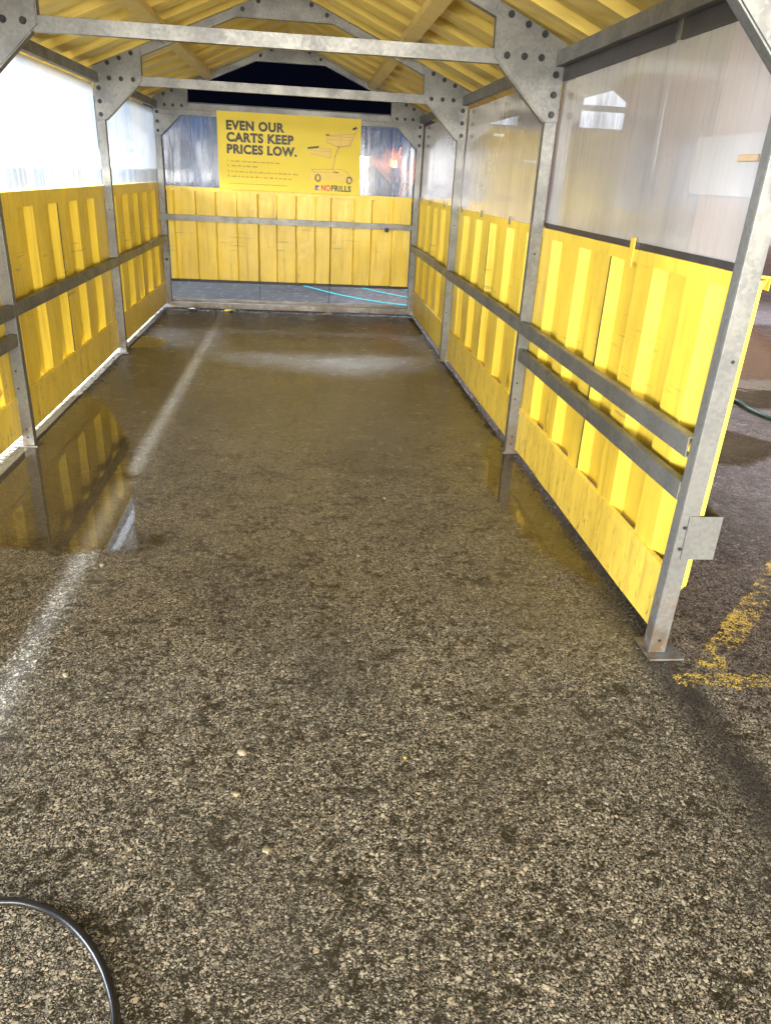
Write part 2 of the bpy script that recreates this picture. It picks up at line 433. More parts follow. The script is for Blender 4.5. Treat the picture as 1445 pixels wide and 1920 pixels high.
YPAINT = m_paint('worn_yellow_paint', (.50, .36, .07), .57)
def strip(name, pts, w, material, soft, step=.015, z=.004):
    hw = w / 2; (ax, ay), (bx_, by_) = pts
    L = math.hypot(bx_ - ax, by_ - ay); nx, ny = -(by_ - ay) / L * hw, (bx_ - ax) / L * hw
    poly = [(ax + nx, ay + ny), (bx_ + nx, by_ + ny), (bx_ - nx, by_ - ny), (ax - nx, ay - ny)]
    xs = [q[0] for q in poly]; ys = [q[1] for q in poly]
    return blob_sheet(name, poly_field(poly, soft), min(xs) - .03, max(xs) + .03, min(ys) - .03, max(ys) + .03, step, z, material)
strip('ground_line', [(1.42, 2.005), (2.6, 1.985)], .125, YPAINT, .09)
strip('ground_line', [(1.58, 2.06), (2.55, 3.05)], .15, YPAINT, .10, .02)
WSTRIP = m_paint('patchy_white_strip', (.50, .50, .52), .34)
strip('ground_line', [(-1.565, 2.3), (-1.565, 9.6)], .11, WSTRIP, .05, .03)  # pale strip on the ground outside the left wall
CY = m_plain('cyan_reflection_tint', (.03, .62, .66), .4, 0, .1, 10)  # cyan reflections on the wet ground, drawn as flat coloured strips
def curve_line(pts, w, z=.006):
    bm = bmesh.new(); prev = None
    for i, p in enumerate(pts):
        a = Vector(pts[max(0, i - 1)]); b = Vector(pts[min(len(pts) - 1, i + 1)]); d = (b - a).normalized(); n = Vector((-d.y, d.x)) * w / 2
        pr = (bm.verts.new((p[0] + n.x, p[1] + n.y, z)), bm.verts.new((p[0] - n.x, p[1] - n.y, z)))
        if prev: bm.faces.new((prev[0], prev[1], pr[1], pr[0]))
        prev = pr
    o = link('cyan_reflection', bm, CY); tag(o, kind='structure')
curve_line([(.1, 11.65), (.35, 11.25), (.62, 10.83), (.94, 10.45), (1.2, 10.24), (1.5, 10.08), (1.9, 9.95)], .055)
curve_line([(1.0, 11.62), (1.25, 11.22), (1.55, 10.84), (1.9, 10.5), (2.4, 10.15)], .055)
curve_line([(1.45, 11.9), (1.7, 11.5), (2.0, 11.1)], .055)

# ------------------------------------------------------------------ the shelter
SH = empty('cart_shelter', (0, (FY[0] + FY[3]) / 2, 0))
tag(SH, 'long open-fronted cart shelter with yellow ribbed walls, grey steel frame and hazy window panes', 'shelter')
OFF = Vector(SH.location)
def part(name, bm, m, parent=None, bevel=0, smooth=False, label=None):
    if parent is None:
        bmesh.ops.translate(bm, verts=bm.verts, vec=-OFF); parent = SH
    elif parent is not SH:
        bmesh.ops.translate(bm, verts=bm.verts, vec=-OFF)   # sub-parts share the shelter's origin
    o = link(name, bm, m, parent, bevel, smooth)
    if label: o['label'] = label
    return o

def holes(bm, pts, axis, r=.006, t=.0015):
    for c in pts:
        n = 10; q = [(math.cos(2 * math.pi * k / n) * r, math.sin(2 * math.pi * k / n) * r) for k in range(n)]
        if axis == 'y': prism(bm, [(c[0] + u, c[2] + v) for u, v in q], 'y', c[1] - t, c[1] + t)
        else: prism(bm, [(c[1] + u, c[2] + v) for u, v in q], 'x', c[0] - t, c[0] + t)

posts = {}
for k, y in enumerate(FY):
    for s in (-1, 1):
        lean = .014 if (k == 0 and s == 1) else 0
        a, b = (XI, XO) if s == 1 else (-XO, -XI)
        bm = bmesh.new(); t = .006
        # open channel: front face, two side walls, return lips at the back
        box(bm, a, b, y, y + t, .0, 2.16, lean)
        box(bm, a, a + t, y + t, y + PD, .0, 2.16, lean); box(bm, b - t, b, y + t, y + PD, .0, 2.16, lean)
        box(bm, a + t, a + .020, y + PD - t, y + PD, .0, 2.16, lean); box(bm, b - .020, b - t, y + PD - t, y + PD, .0, 2.16, lean)
        p = part('post', bm, ZN, bevel=.0015)
        posts[k, s] = p
        hb = bmesh.new(); xc = (a + b) / 2
        hz = [.06, .11] if k else [.06]
        pts = [(xc + lean * z, y, z) for z in hz]
        if k == 0 and s == 1: pts += [(xc - .012 + lean * z, y - .004, z) for z in (.435, .515)] + [(xc + .01 + lean * 1.08, y, 1.08)]
        if k in (1, 2): pts += [(xc, y, 1.19), (xc - .01, y, .45), (xc - .01, y, .35)]
        if k == 3: pts += [(xc, y, z) for z in (.45, .6, .9, 1.2)]
        hb.free()
        for q in pts:
            hb = bmesh.new(); holes(hb, [q], 'y'); part('bolt_hole', hb, BOLT, p)
        # foot plate
        fb = bmesh.new()
        if k == 0: box(fb, xc - .045, xc + .085, y - .045, y + .10, .002, .010)
        else: box(fb, xc - .05, xc + .05, y - .012, y + .08, .002, .010)
        part('foot_plate', fb, ZN, p, .001)

# bracket stub on the near right post
bm = bmesh.new(); y = FY[0]
box(bm, 1.447, 1.565, y - .006, y - .001, .395, .557)
box(bm, 1.560, 1.565, y - .001, y + .13, .395, .557)
part('side_bracket', bm, ZN, bevel=.001)

# gusset plates
GP = [(1.105, 2.37), (1.412, 2.237), (XO, 2.205), (XO, 1.85), (1.402, 1.85), (1.140, 2.10), (1.112, 2.125)]
BO = [(1.173, 2.315), (1.265, 2.277), (1.355, 2.241), (1.170, 2.138), (1.261, 2.138), (1.350, 2.138), (1.436, 2.067), (1.436, 1.976), (1.436, 1.885)]
for k, y in enumerate(FY):
    for s in (-1, 1):
        sh = .012 if (k == 0 and s == 1) else 0
        bm = bmesh.new()
        prism(bm, [(s * (u + sh), v) for u, v in GP], 'y', y - .010, y - .004)
        # folded flanges along the diagonal and the inner edge
        for (u0, v0), (u1, v1) in ((GP[4], GP[5]), (GP[6], GP[0])):
            d = Vector((u1 - u0, v1 - v0)).normalized(); n = Vector((d.y, -d.x)) * -.006
            prism(bm, [(s * (u0 + sh), v0), (s * (u1 + sh), v1), (s * (u1 + sh + n.x), v1 + n.y), (s * (u0 + sh + n.x), v0 + n.y)], 'y', y - .004, y + .045)
        g = part('gusset_plate', bm, ZN, bevel=.001)
        for u, v in BO:
            bb = bmesh.new(); hexbolt(bb, (s * (u + sh), y - .010, v), 'y', .0125, .010)
            part('bolt', bb, BOLT, g)

# tie beams, rafters, apex plates
RS = .413
def rz(x): return 2.756 - RS * abs(x)
for k, y in enumerate(FY):
    bm = bmesh.new(); z0, z1 = 2.100, 2.166; t = .005
    box(bm, -XI, XI, y + .002, y + .002 + t, z0, z1)
    box(bm, -XI, XI, y + .007, y + .045, z0, z0 + t); box(bm, -XI, XI, y + .007, y + .045, z1 - t, z1)
    part('tie_beam', bm, ZN, bevel=.001)
    for s in (-1, 1):
        bm = bmesh.new()
        prism(bm, [(0, rz(0)), (s * 1.47, rz(1.47)), (s * 1.47, rz(1.47) + .066), (0, rz(0) + .066)], 'y', y, y + .048)
        part('rafter', bm, ZN, bevel=.002)
    bm = bmesh.new()
    AP = [(-.375, 2.603), (.375, 2.603), (.395, 2.66), (0, 2.822), (-.395, 2.66)]
    prism(bm, AP, 'y', y - .008, y - .002)
    box(bm, -.375, .375, y - .002, y + .04, 2.603, 2.609)
    ap = part('apex_plate', bm, ZN, bevel=.001)
    for u, v in ((-.32, 2.655), (.32, 2.655), (-.2, 2.715), (.2, 2.715)):
        bb = bmesh.new(); hexbolt(bb, (u, y - .008, v), 'y', .0125, .010); part('bolt', bb, BOLT, ap)

# eave headers, purlins and rails run between the frames
for s in (-1, 1):
    for k in range(3):
        ya, yb = FY[k] + PD, FY[k + 1]
        bm = bmesh.new(); a, b = sorted((s * (XI + .018), s * (XO - .002)))
        box(bm, a, b, ya, yb, 2.104, 2.172)
        part('eave_beam', bm, ZN, bevel=.003)
        bm = bmesh.new()
        u0, u1 = .832, .912
        zc0, zc1 = rz(u0) + .012, rz(u1) + .012
        prism(bm, [(s * u0, zc0), (s * u1, zc1), (s * u1, zc1 + .045), (s * u0, zc0 + .045)], 'y', FY[k] + .05, yb - .002)
        part('purlin', bm, YP, bevel=.003, label='yellow painted purlin under the roof sheet')

def rail(s, ya, yb, z0, z1, x0=XI, d=.036):
    a, b = sorted((s * x0, s * (x0 + d)))
    bm = bmesh.new(); t = .005
    f0, f1 = (a, a + t) if s == 1 else (b - t, b)
    box(bm, f0, f1, ya, yb, z0, z1)
    g0, g1 = (f1, b) if s == 1 else (a, f0)
    box(bm, g0, g1, ya, yb, z1 - t, z1); box(bm, g0, g1, ya, yb, z0, z0 + t)
    return part('guard_rail', bm, ZN, bevel=.0015)
for k in range(3):
    ya, yb = FY[k] + PD, FY[k + 1] - .001
    for s in (-1, 1):
        rail(s, ya, yb, .748, .818)
    if k == 0:
        for s in (-1, 1): rail(s, ya, yb, .595, .660, XI + .004)

# ribbed side walls
def profile(ya, yb, starts, pitch_unused=None, flat=.20, slope=.045):
    """list of (y, depth): starts = far side of each camera-facing step, where the sheet comes back inward"""
    pts = [(ya, 0)]
    for ys in sorted(starts):
        d0 = ys - slope; d1 = d0 - (flat - .02); d2 = d1 - slope
        for yy, dd in ((d2, 0), (d1, 1), (d0, 1), (ys, 0)):
            if ya < yy < yb and yy > pts[-1][0]:
                pts.append((yy, dd * DEP))
    pts.append((yb, pts[-1][1]))
    return pts
def wall_sheet(bm, prof, s, z0, z1, nz=7, seed=0):
    prev = None
    for (yy, dd) in prof:
        col = []
        for j in range(nz + 1):
            z = z0 + (z1 - z0) * j / nz
            w = noise.noise(Vector((yy * 2.1 + seed, z * 2.3, s * 3.1))) * .0035
            col.append(bm.verts.new((s * (XP + dd + w), yy, z)))
        if prev:
            for j in range(nz): bm.faces.new((prev[j], col[j], col[j + 1], prev[j + 1]))
        prev = col
STARTS = {(0, 1): [4.14 - .425 * i for i in range(5)], (1, 1): [6.62 - .49 * i for i in range(5)], (2, 1): [9.2 - .48 * i for i in range(5)],
          (0, -1): [4.18 - .46 * i for i in range(5)], (1, -1): [6.50 - .48 * i for i in range(5)], (2, -1): [9.1 - .46 * i for i in range(5)]}
for k in range(3):
    for s in (-1, 1):
        ya, yb = FY[k] + (.0 if k == 0 else .02), FY[k + 1] + (.02 if k < 2 else PD)
        ztop = 1.332 if s == 1 else 1.370
        bm = bmesh.new()
        wall_sheet(bm, profile(ya + .004, yb - .004, STARTS[k, s]), s, .27, ztop - .01, seed=k)
        w = part('wall_panel', bm, YW)
        sm = w.modifiers.new('solid', 'SOLIDIFY'); sm.thickness = .002; sm.offset = 0
        # top trim: inner flange and a ledge out over the ribs
        bm = bmesh.new(); tt = .0025; th = .048 if s == 1 else .085
        a, b = sorted((s * (XP - .006), s * (XP - .006 + tt)))
        cuts = [(ya + .003, yb - .003)]
        if k == 0 and s == 1: cuts = [(ya + .06, 3.07), (3.076, yb - .003)]
        for c0, c1 in cuts:
            box(bm, a, b, c0, c1, ztop - th, ztop)
        a, b = sorted((s * (XP - .0035), s * (XP + DEP + .004)))
        box(bm, a, b, ya + .003, yb - .003, ztop - .0025, ztop)
        a, b = sorted((s * (XP + DEP + .004), s * (XP + DEP + .006)))
        box(bm, a, b, ya + .003, yb - .003, ztop - th + .01, ztop)
        part('top_trim', bm, YW, w)
        # kick plate with a folded lip
        bm = bmesh.new(); z0 = .030 if s == 1 else (.075 if k == 0 else .05)
        n = 14; prev = None
        for i in range(n + 1):
            yy = ya + .006 + (yb - ya - .012) * i / n
            wv = noise.noise(Vector((yy * 1.7, 5.5 * s, k))) * .004
            wz = noise.noise(Vector((yy * 3.1, 2.5 * s, k))) * .006
            pr = [bm.verts.new(c) for c in ((s * (XP - .008 + wv), yy, z0 + wz), (s * (XP - .008 + wv * .5), yy, .255), (s * (XP - .012), yy, .258), (s * (XP - .011), yy, .292), (s * (XP + .006), yy, .296))]
            if prev:
                for j in range(4): bm.faces.new((prev[j], pr[j], pr[j + 1], prev[j + 1]))
            prev = pr
        o = part('kick_plate', bm, YK, w); sm = o.modifiers.new('solid', 'SOLIDIFY'); sm.thickness = .002; sm.offset = 0
        # overlap seam in the middle of each bay
        st = sorted(STARTS[k, s]); ys = st[2]
        bm = bmesh.new(); a, b = sorted((s * (XP - .0045), s * (XP - .0015)))
        box(bm, a, b, ys + .004, ys + .010, .30, ztop - .05)
        part('seam', bm, BOLT, w)
        # small clips that hold the pane to the trim
        for f in (.28, .62, .93) if (k, s) != (0, 1) else ():
            bm = bmesh.new(); yy = ya + (yb - ya) * f
            a, b = sorted((s * (XP - .014), s * (XP - .0062)))
            box(bm, a, b, yy, yy + .030, ztop - .028, ztop + .022)
            if s == 1: part('pane_clip', bm, ZN, w, .002)
            else: bm.free()
bm = bmesh.new(); box(bm, XP - .012, XP - .0062, 3.055, 3.098, 1.262, 1.375); part('pane_clip', bm, YW, bevel=.002, label='yellow clip at the joint of the two near panels')
# yellow post strip / end flange of the near right panel, in two pieces
bm = bmesh.new(); box(bm, 1.4765, 1.492, FY[0] + .001, FY[0] + .0035, .56, 1.322, lean=.010); box(bm, 1.4765, 1.491, FY[0] + .001, FY[0] + .0035, .285, .392, lean=.010)
part('end_flange', bm, YW)
bm = bmesh.new()
prism(bm, [(1.492, 1.336), (1.520, 1.336), (1.505, 1.300), (1.502, 1.300), (1.514, 1.332), (1.492, 1.332)], 'y', FY[0] - .002, FY[0] + .03)
part('trim_corner', bm, YW)

# panes
def pane_bm(s, ya, yb, z0, z1, x=XP + .004, n=16, sag=.006, seed=0):
    bm = bmesh.new(); prev = None
    for i in range(n + 1):
        yy = ya + (yb - ya) * i / n; col = []
        for j in range(9):
            z = z0 + (z1 - z0) * j / 8
            w = noise.noise(Vector((yy * 1.1 + seed, z * 1.3, s * 2.2))) * sag
            col.append(bm.verts.new((s * (x + w), yy, z)))
        if prev:
            for j in range(8): bm.faces.new((prev[j], col[j], col[j + 1], prev[j + 1]))
        prev = col
    return bm
for k in range(3):
    for s in (-1, 1):
        ya, yb = FY[k] + (.01 if k else -.02), FY[k + 1] + (.01 if k < 2 else PD)
        z0 = (1.358 if k == 0 else 1.30) if s == 1 else 1.345
        z1 = (2.045 if k == 0 else 2.075) if s == 1 else 2.098
        part('window_pane', pane_bm(s, ya + .02, yb - .002, z0, z1, seed=k * 7 + s), PANE_R if s == 1 else PANE_L, smooth=True,
             label='fogged grey polycarbonate pane' if s == 1 else 'bright white-lit hazy polycarbonate pane')
GAPDARK = m_plain('blotchy_gap_dark', (.035, .032, .036), .45, 0, .9, 14)
bm = bmesh.new()
for c0, c1 in ((FY[0] + .06, 3.045), (3.105, FY[1] - .004)): box(bm, XP + .006, XP + .012, c0, c1, 1.325, 1.362)
part('pane_gap_shade', bm, GAPDARK)  # dark strip put in for the shaded gap below the pane
bm = bmesh.new()
for c0, c1 in ((FY[0] + .06, 2.98), (3.03, FY[1] - .004)): box(bm, XO - .001, XP + .012, c0, c1, 2.040, 2.112)
part('eave_gap_strip', bm, GAPDARK)  # dark strip filling the gap under the eave beam
# second clearer sheet lapped over the near end of the pane, with a patch and a pull tab
CLR = m_pane('smooth_second_sheet', seethru=.14, tint=(.84, .78, .77), lowfog=(.5, .9), refl=.4, trans=.4, lowtint=(.95, .93, .92))
bm = bmesh.new(); prism(bm, [(2.20, 1.362), (2.62, 1.362), (2.60, 2.035), (2.20, 2.035)], 'x', XP - .004, XP - .002); part('lapped_sheet', bm, CLR)
bm = bmesh.new(); rr = .035; q = [(2.70 - rr + rr * math.cos(a * math.pi / 10), 1.545 + rr - rr * math.sin(a * math.pi / 10)) for a in range(6)]
prism(bm, [(2.26, 1.545)] + q[::-1] + [(2.70, 1.72), (2.26, 1.72)], 'x', XP - .0075, XP - .0055)
part('pane_patch', bm, m_pane('pale_film_patch', seethru=.10, tint=(.70, .68, .69), lowfog=(.5, .9), refl=.5, trans=.15, lowtint=(.97, .96, .95)))
bm = bmesh.new(); box(bm, XP - .016, XP - .008, 2.29, 2.40, 1.642, 1.662); part('pull_tab', bm, m_plain('tan_tab', (.45, .33, .20), .5), bevel=.003)
# overlap strip and cap strips between sheets of pane (thin vertical joints)
for s, ys in ((1, 3.06),):
    bm = bmesh.new(); a, b = sorted((s * (XP + .012), s * (XP + .016)))
    box(bm, a, b, ys, ys + .012, 1.62, 2.04); part('pane_joint', bm, m_plain('clear_joint_strip', (.45, .46, .48), .25), bevel=.001)

# back wall: panel hung clear of the ground
YB = FY[3] + .020
bm = bmesh.new(); prev = None
edges = [-1.33, -1.084, -.86, -.622, -.383, -.168, .055, .279, .459, .73, .938, 1.186]
prof = [(-1.400, 0)]; st = 0
for e in edges:
    prof += [(e - .010, st * .030), (e + .010, (1 - st) * .030)]; st = 1 - st
prof.append((1.400, st * .030))
for (xx, dd) in prof:
    col = []
    for j in range(7):
        z = .318 + (1.315 - .318) * j / 6
        w = noise.noise(Vector((xx * 2.2, z * 2, 9))) * .003
        col.append(bm.verts.new((xx, YB + .036 + dd + w, z)))
    if prev:
        for j in range(6): bm.faces.new((prev[j], col[j], col[j + 1], prev[j + 1]))
    prev = col
bw = part('back_panel', bm, YW); sm = bw.modifiers.new('solid', 'SOLIDIFY'); sm.thickness = .002; sm.offset = 0
bm = bmesh.new(); box(bm, -1.405, 1.405, YB + .028, YB + .0305, 1.292, 1.335); box(bm, -1.405, 1.405, YB + .0305, YB + .075, 1.3325, 1.335); part('top_trim', bm, YW, bw)
bm = bmesh.new(); box(bm, -1.408, 1.408, YB + .020, YB + .032, .300, .330); box(bm, -1.408, 1.408, YB + .0325, YB + .070, .300, .306); part('bottom_trim', bm, BOLT, bw, .001)
bm = bmesh.new(); prevc = None
for i in range(17):
    xx = -1.405 + 2.81 * i / 16; col = []
    for j in range(7):
        z = 1.335 + (2.115 - 1.335) * j / 6
        col.append(bm.verts.new((xx, YB + .045 + noise.noise(Vector((xx * 1.5, z, 4))) * .008, z)))
    if prevc:
        for j in range(6): bm.faces.new((prevc[j], col[j], col[j + 1], prevc[j + 1]))
    prevc = col
part('window_pane', bm, PANE_B, smooth=True, label='scuffed bluish pane of the back wall')
bm = bmesh.new(); box(bm, -XI - .1, XI + .06, FY[3] - .030, FY[3] - .012, .978, .984); box(bm, -XI - .1, XI + .06, FY[3] - .036, FY[3] - .030, .978, 1.042); box(bm, -XI - .1, XI + .06, FY[3] - .030, FY[3] - .012, 1.036, 1.042)
part('guard_rail', bm, ZN, bevel=.001)
bm = bmesh.new(); box(bm, -XI, XI, FY[3] + .0, FY[3] + .006, .004, .070); box(bm, -XI, XI, FY[3] + .006, FY[3] + .055, .064, .070); box(bm, -XI, XI, FY[3] + .055, FY[3] + .060, .064, .105)
part('base_beam', bm, ZN, bevel=.002)
bm = bmesh.new(); box(bm, -XI, XI, FY[3] - .03, FY[3] + .0, 2.045, 2.098); part('window_head', bm, ZN, bevel=.002)
for xx in (-.372, .452):
    bm = bmesh.new(); tube(bm, [(xx, FY[3] - .010, .10), (xx + .004, FY[3] - .012, .55), (xx + .002, FY[3] - .012, .98)], .0035, 6); part('hanging_wire', bm, BOLT)
# latch box on the back left post, stop bracket
bm = bmesh.new(); box(bm, -XI - .055, -XI + .012, FY[3] - .035, FY[3] - .002, .47, .63); box(bm, -XI - .03, -XI - .005, FY[3] - .035, FY[3] - .002, .63, .70); lb = part('latch_bracket', bm, ZN, bevel=.002)
bm = bmesh.new(); hexbolt(bm, (-XI - .02, FY[3] - .035, .55), 'y'); part('bolt', bm, BOLT, lb)
bm = bmesh.new(); hexbolt(bm, (1.11, FY[3] - .038, .975), 'y', .02, .02); part('rail_bolt', bm, BOLT)

# roof: ribbed sheets running from ridge to eave
def roof_side(s):
    bm = bmesh.new(); prev = None
    y0, y1 = FY[0] - .22, FY[3] + .26
    pitch = .455; pr = [(y0, 0)]; ys = y0 + .04
    while ys < y1:
        for yy, dd in ((ys, 0), (ys + .045, 1), (ys + .205, 1), (ys + .25, 0)):
            if pr[-1][0] < yy < y1: pr.append((yy, dd))
        ys += pitch
    pr.append((y1, pr[-1][1]))
    for yy, dd in pr:
        col = []
        for j in range(7):
            u = (1.80 if s == 1 else 1.705) * j / 6
            z = 2.756 + .068 - RS * u + dd * .040 + noise.noise(Vector((yy * 1.2, u * 2, s))) * .004
            col.append(bm.verts.new((s * u, yy, z)))
        if prev:
            for j in range(6): bm.faces.new((prev[j], col[j], col[j + 1], prev[j + 1]))
        prev = col
    o = part('roof_sheet', bm, YR); sm = o.modifiers.new('solid', 'SOLIDIFY'); sm.thickness = .002; sm.offset = 0
roof_side(-1); roof_side(1)
bm = bmesh.new(); y0, y1 = FY[0] - .23, FY[3] + .27
prism(bm, [(-.16, 2.805), (0, 2.875), (.16, 2.805), (.16, 2.809), (0, 2.879), (-.16, 2.809)], 'y', y0, y1)
part('ridge_cap', bm, YR)
# gutter fold at each eave
for s in (-1, 1):
    bm = bmesh.new(); e = 1.80 if s == 1 else 1.705; a, b = sorted((s * (e - .002), s * (e + .003))); box(bm, a, b, y0 + .02, y1 - .02, 2.075 if s == -1 else 2.03, 2.14 if s == -1 else 2.125); part('eave_fascia', bm, YR)
# gable fascia strip at the front edge, hidden from the photo but seen from the side
for s in (-1, 1):
    bm = bmesh.new(); yy = FY[0] - .225
    prism(bm, [(0, 2.80), (s * 1.80, 2.80 - RS * 1.80), (s * 1.80, 2.88 - RS * 1.80), (0, 2.88)], 'y', yy - .004, yy - .001)
    part('gable_fascia', bm, YR)

# ------------------------------------------------------------------ sign on the back wall
SG = empty('shelter_sign', (-.012, FY[3] - .05, 1.332))
tag(SG, 'yellow sign reading EVEN OUR CARTS KEEP PRICES LOW hung in the back window', 'sign')
SY = FY[3] - .055
m_sign = m_plain('yellow_sign_board', (.84, .66, .065), .6, 0, .05, 3)
INK = m_plain('sign_black_ink', (.018, .016, .014), .5)
INKF = m_plain('sign_small_print', (.34, .25, .05), .6)
TAN = m_plain('sign_tan_print', (.62, .38, .13), .5, 0, .1, 10)
RED = m_plain('sign_red_print', (.60, .03, .06), .5, 0, .05)
PUR = m_plain('sign_violet_print', (.12, .08, .35), .5, 0, .05)
def spart(name, bm, m, parent=None, bevel=0):
    bmesh.ops.translate(bm, verts=bm.verts, vec=-Vector(SG.location))
    return link(name, bm, m, parent or SG, bevel)
bm = bmesh.new()
prism(bm, [(-.797, 1.332), (.772, 1.332), (.772, 2.110), (-.797, 2.110)], 'y', SY, SY + .006)
board = spart('board', bm, m_sign, bevel=.001)
def text_mesh(body, size, x, z, m, name, yoff, off=0.0, sx=1.0):
    c = bpy.data.curves.new('t', 'FONT'); c.body = body; c.size = size; c.offset = off; c.extrude = .0006; c.resolution_u = 4
    c.space_character = 1.09
    o = bpy.data.objects.new('t', c); COL.objects.link(o)
    dg = bpy.context.evaluated_depsgraph_get(); me = bpy.data.meshes.new_from_object(o.evaluated_get(dg))
    bpy.data.objects.remove(o); bpy.data.curves.remove(c)
    bm = bmesh.new(); bm.from_mesh(me); bpy.data.meshes.remove(me)
    for v in bm.verts:
        u, w, t = v.co; v.co = (x + u * sx, SY - yoff + (-t), z + w)
    return spart(name, bm, m)
# headline: cap height .072 m, three lines
for body, z, wid in (('EVEN OUR', 1.936, .63), ('CARTS KEEP', 1.820, .73), ('PRICES LOW.', 1.703, .765)):
    o = text_mesh(body, .122, 0, z, INK, 'headline', .0012, .0060)
    xs = [v.co.x for v in o.data.vertices]; mn, mx = min(xs), max(xs)
    for v in o.data.vertices: v.co.x = (v.co.x - mn) * wid / (mx - mn) - .700 - SG.location.x
# small print: numbered lines whose words cannot be read in the photograph
random.seed(3)
for i, (z, x1) in enumerate(((1.625, -.11), (1.577, -.42), (1.520, .09), (1.470, -.02))):
    text_mesh('%d.' % (i + 1), .036, -.702, z - .012, INKF, 'small_print', .0012, .0003)
    bm = bmesh.new(); x = -.655
    while x < x1:
        w = random.uniform(.018, .06)
        for cx_ in range(int(w / .009)):
            xa = x + cx_ * .009; h = random.choice((.010, .010, .016))
            box(bm, xa, xa + .0062, SY - .0016, SY - .0004, z - .009, z - .009 + h)
        x += w + .012
    spart('small_print', bm, INKF)
bm = bmesh.new(); x = -.69
while x < -.05:
    box(bm, x, x + .007, SY - .0016, SY - .0004, 1.392, 1.399); x += .0095
spart('small_print', bm, INKF)
# trolley picture: printed strokes
def stroke(bm, pts, w, y=.0014):
    for (x0, z0), (x1, z1) in zip(pts, pts[1:]):
        d = Vector((x1 - x0, z1 - z0)).normalized(); n = Vector((-d.y, d.x)) * w / 2; e = d * w * .3
        prism(bm, [(x0 + n.x - e.x, z0 + n.y - e.y), (x1 + n.x + e.x, z1 + n.y + e.y), (x1 - n.x + e.x, z1 - n.y + e.y), (x0 - n.x - e.x, z0 - n.y - e.y)], 'y', SY - y, SY - .0003)
def sg(px, py):  # sign layout: fractions measured across the board in the photograph
    return (-.797 + px * 1.569, 2.110 - py * .778)
def L(*a): return [sg(*q) for q in a]
bm = bmesh.new()
stroke(bm, L((.755, .235), (.955, .195)), .008); stroke(bm, L((.955, .195), (.975, .125)), .008)
stroke(bm, L((.755, .235), (.765, .325), (.84, .365)), .007)
stroke(bm, L((.955, .195), (.925, .345), (.84, .375)), .013)
stroke(bm, L((.855, .20), (.865, .36)), .006)
stroke(bm, L((.635, .405), (.79, .40)), .006); stroke(bm, L((.640, .47), (.79, .52)), .007); stroke(bm, L((.79, .40), (.79, .52)), .008)
stroke(bm, L((.845, .36), (.82, .50), (.805, .665)), .013)
stroke(bm, L((.655, .68), (.87, .66), (.915, .70), (.935, .79)), .007)
stroke(bm, L((.655, .68), (.67, .715), (.84, .71)), .007)
stroke(bm, L((.77, .24), (.95, .24)), .006, .0011); stroke(bm, L((.76, .28), (.945, .28)), .006, .0011); stroke(bm, L((.64, .43), (.79, .44)), .006, .0011)
spart('trolley_picture', bm, TAN)
TANL = m_plain('sign_pale_tan_print', (.80, .58, .10), .5, 0, .06, 10)
bm = bmesh.new()
prism(bm, L((.755, .235), (.955, .20), (.925, .34), (.84, .365), (.765, .325)), 'y', SY - .0009, SY - .0003)
prism(bm, L((.635, .42), (.79, .41), (.79, .52), (.64, .475)), 'y', SY - .0009, SY - .0003)
prism(bm, L((.64, .735), (.94, .725), (.98, .80), (.94, .83), (.63, .82)), 'y', SY - .0009, SY - .0003)
spart('trolley_fill', bm, TANL)
bm = bmesh.new(); stroke(bm, L((.628, .405), (.70, .385)), .020, .0018); stroke(bm, L((.755, .225), (.775, .222)), .012, .0018); stroke(bm, L((.81, .70), (.845, .705)), .010, .0018); stroke(bm, L((.945, .135), (.965, .115)), .022, .0018)
spart('trolley_grips', bm, INK)
GREY = m_plain('sign_grey_print', (.34, .30, .24), .5)
for cxp, cyp in ((.70, .79), (.925, .80)):
    bm = bmesh.new(); cx_, cz_ = sg(cxp, cyp)
    ring = [(cx_ + .028 * math.cos(a * math.pi / 8), cz_ + .034 * math.sin(a * math.pi / 8)) for a in range(17)]
    stroke(bm, ring, .013, .0020); spart('trolley_wheel', bm, GREY)
# shop mark and name
bm = bmesh.new(); x0, z0 = sg(.68, .955)
prism(bm, [(x0, z0), (x0 + .045, z0), (x0 + .045, z0 + .052), (x0, z0 + .052)], 'y', SY - .0014, SY - .0003); spart('shop_mark', bm, PUR)
bm = bmesh.new(); prism(bm, [(x0 + .018, z0 + .010), (x0 + .050, z0 + .010), (x0 + .050, z0 + .030), (x0 + .030, z0 + .034)], 'y', SY - .002, SY - .0015); spart('shop_mark', bm, m_sign)
for body, m_, fx, wid in (('NO', RED, .724, .105), ('FRILLS', INK, .796, .225)):
    o = text_mesh(body, .083, 0, sg(0, .955)[1], m_, 'shop_name', .0012, .0032)
    xs = [v.co.x for v in o.data.vertices]; mn, mx = min(xs), max(xs); tx = sg(fx, 0)[0]
    for v in o.data.vertices: v.co.x = (v.co.x - mn) * wid / (mx - mn) + tx - SG.location.x

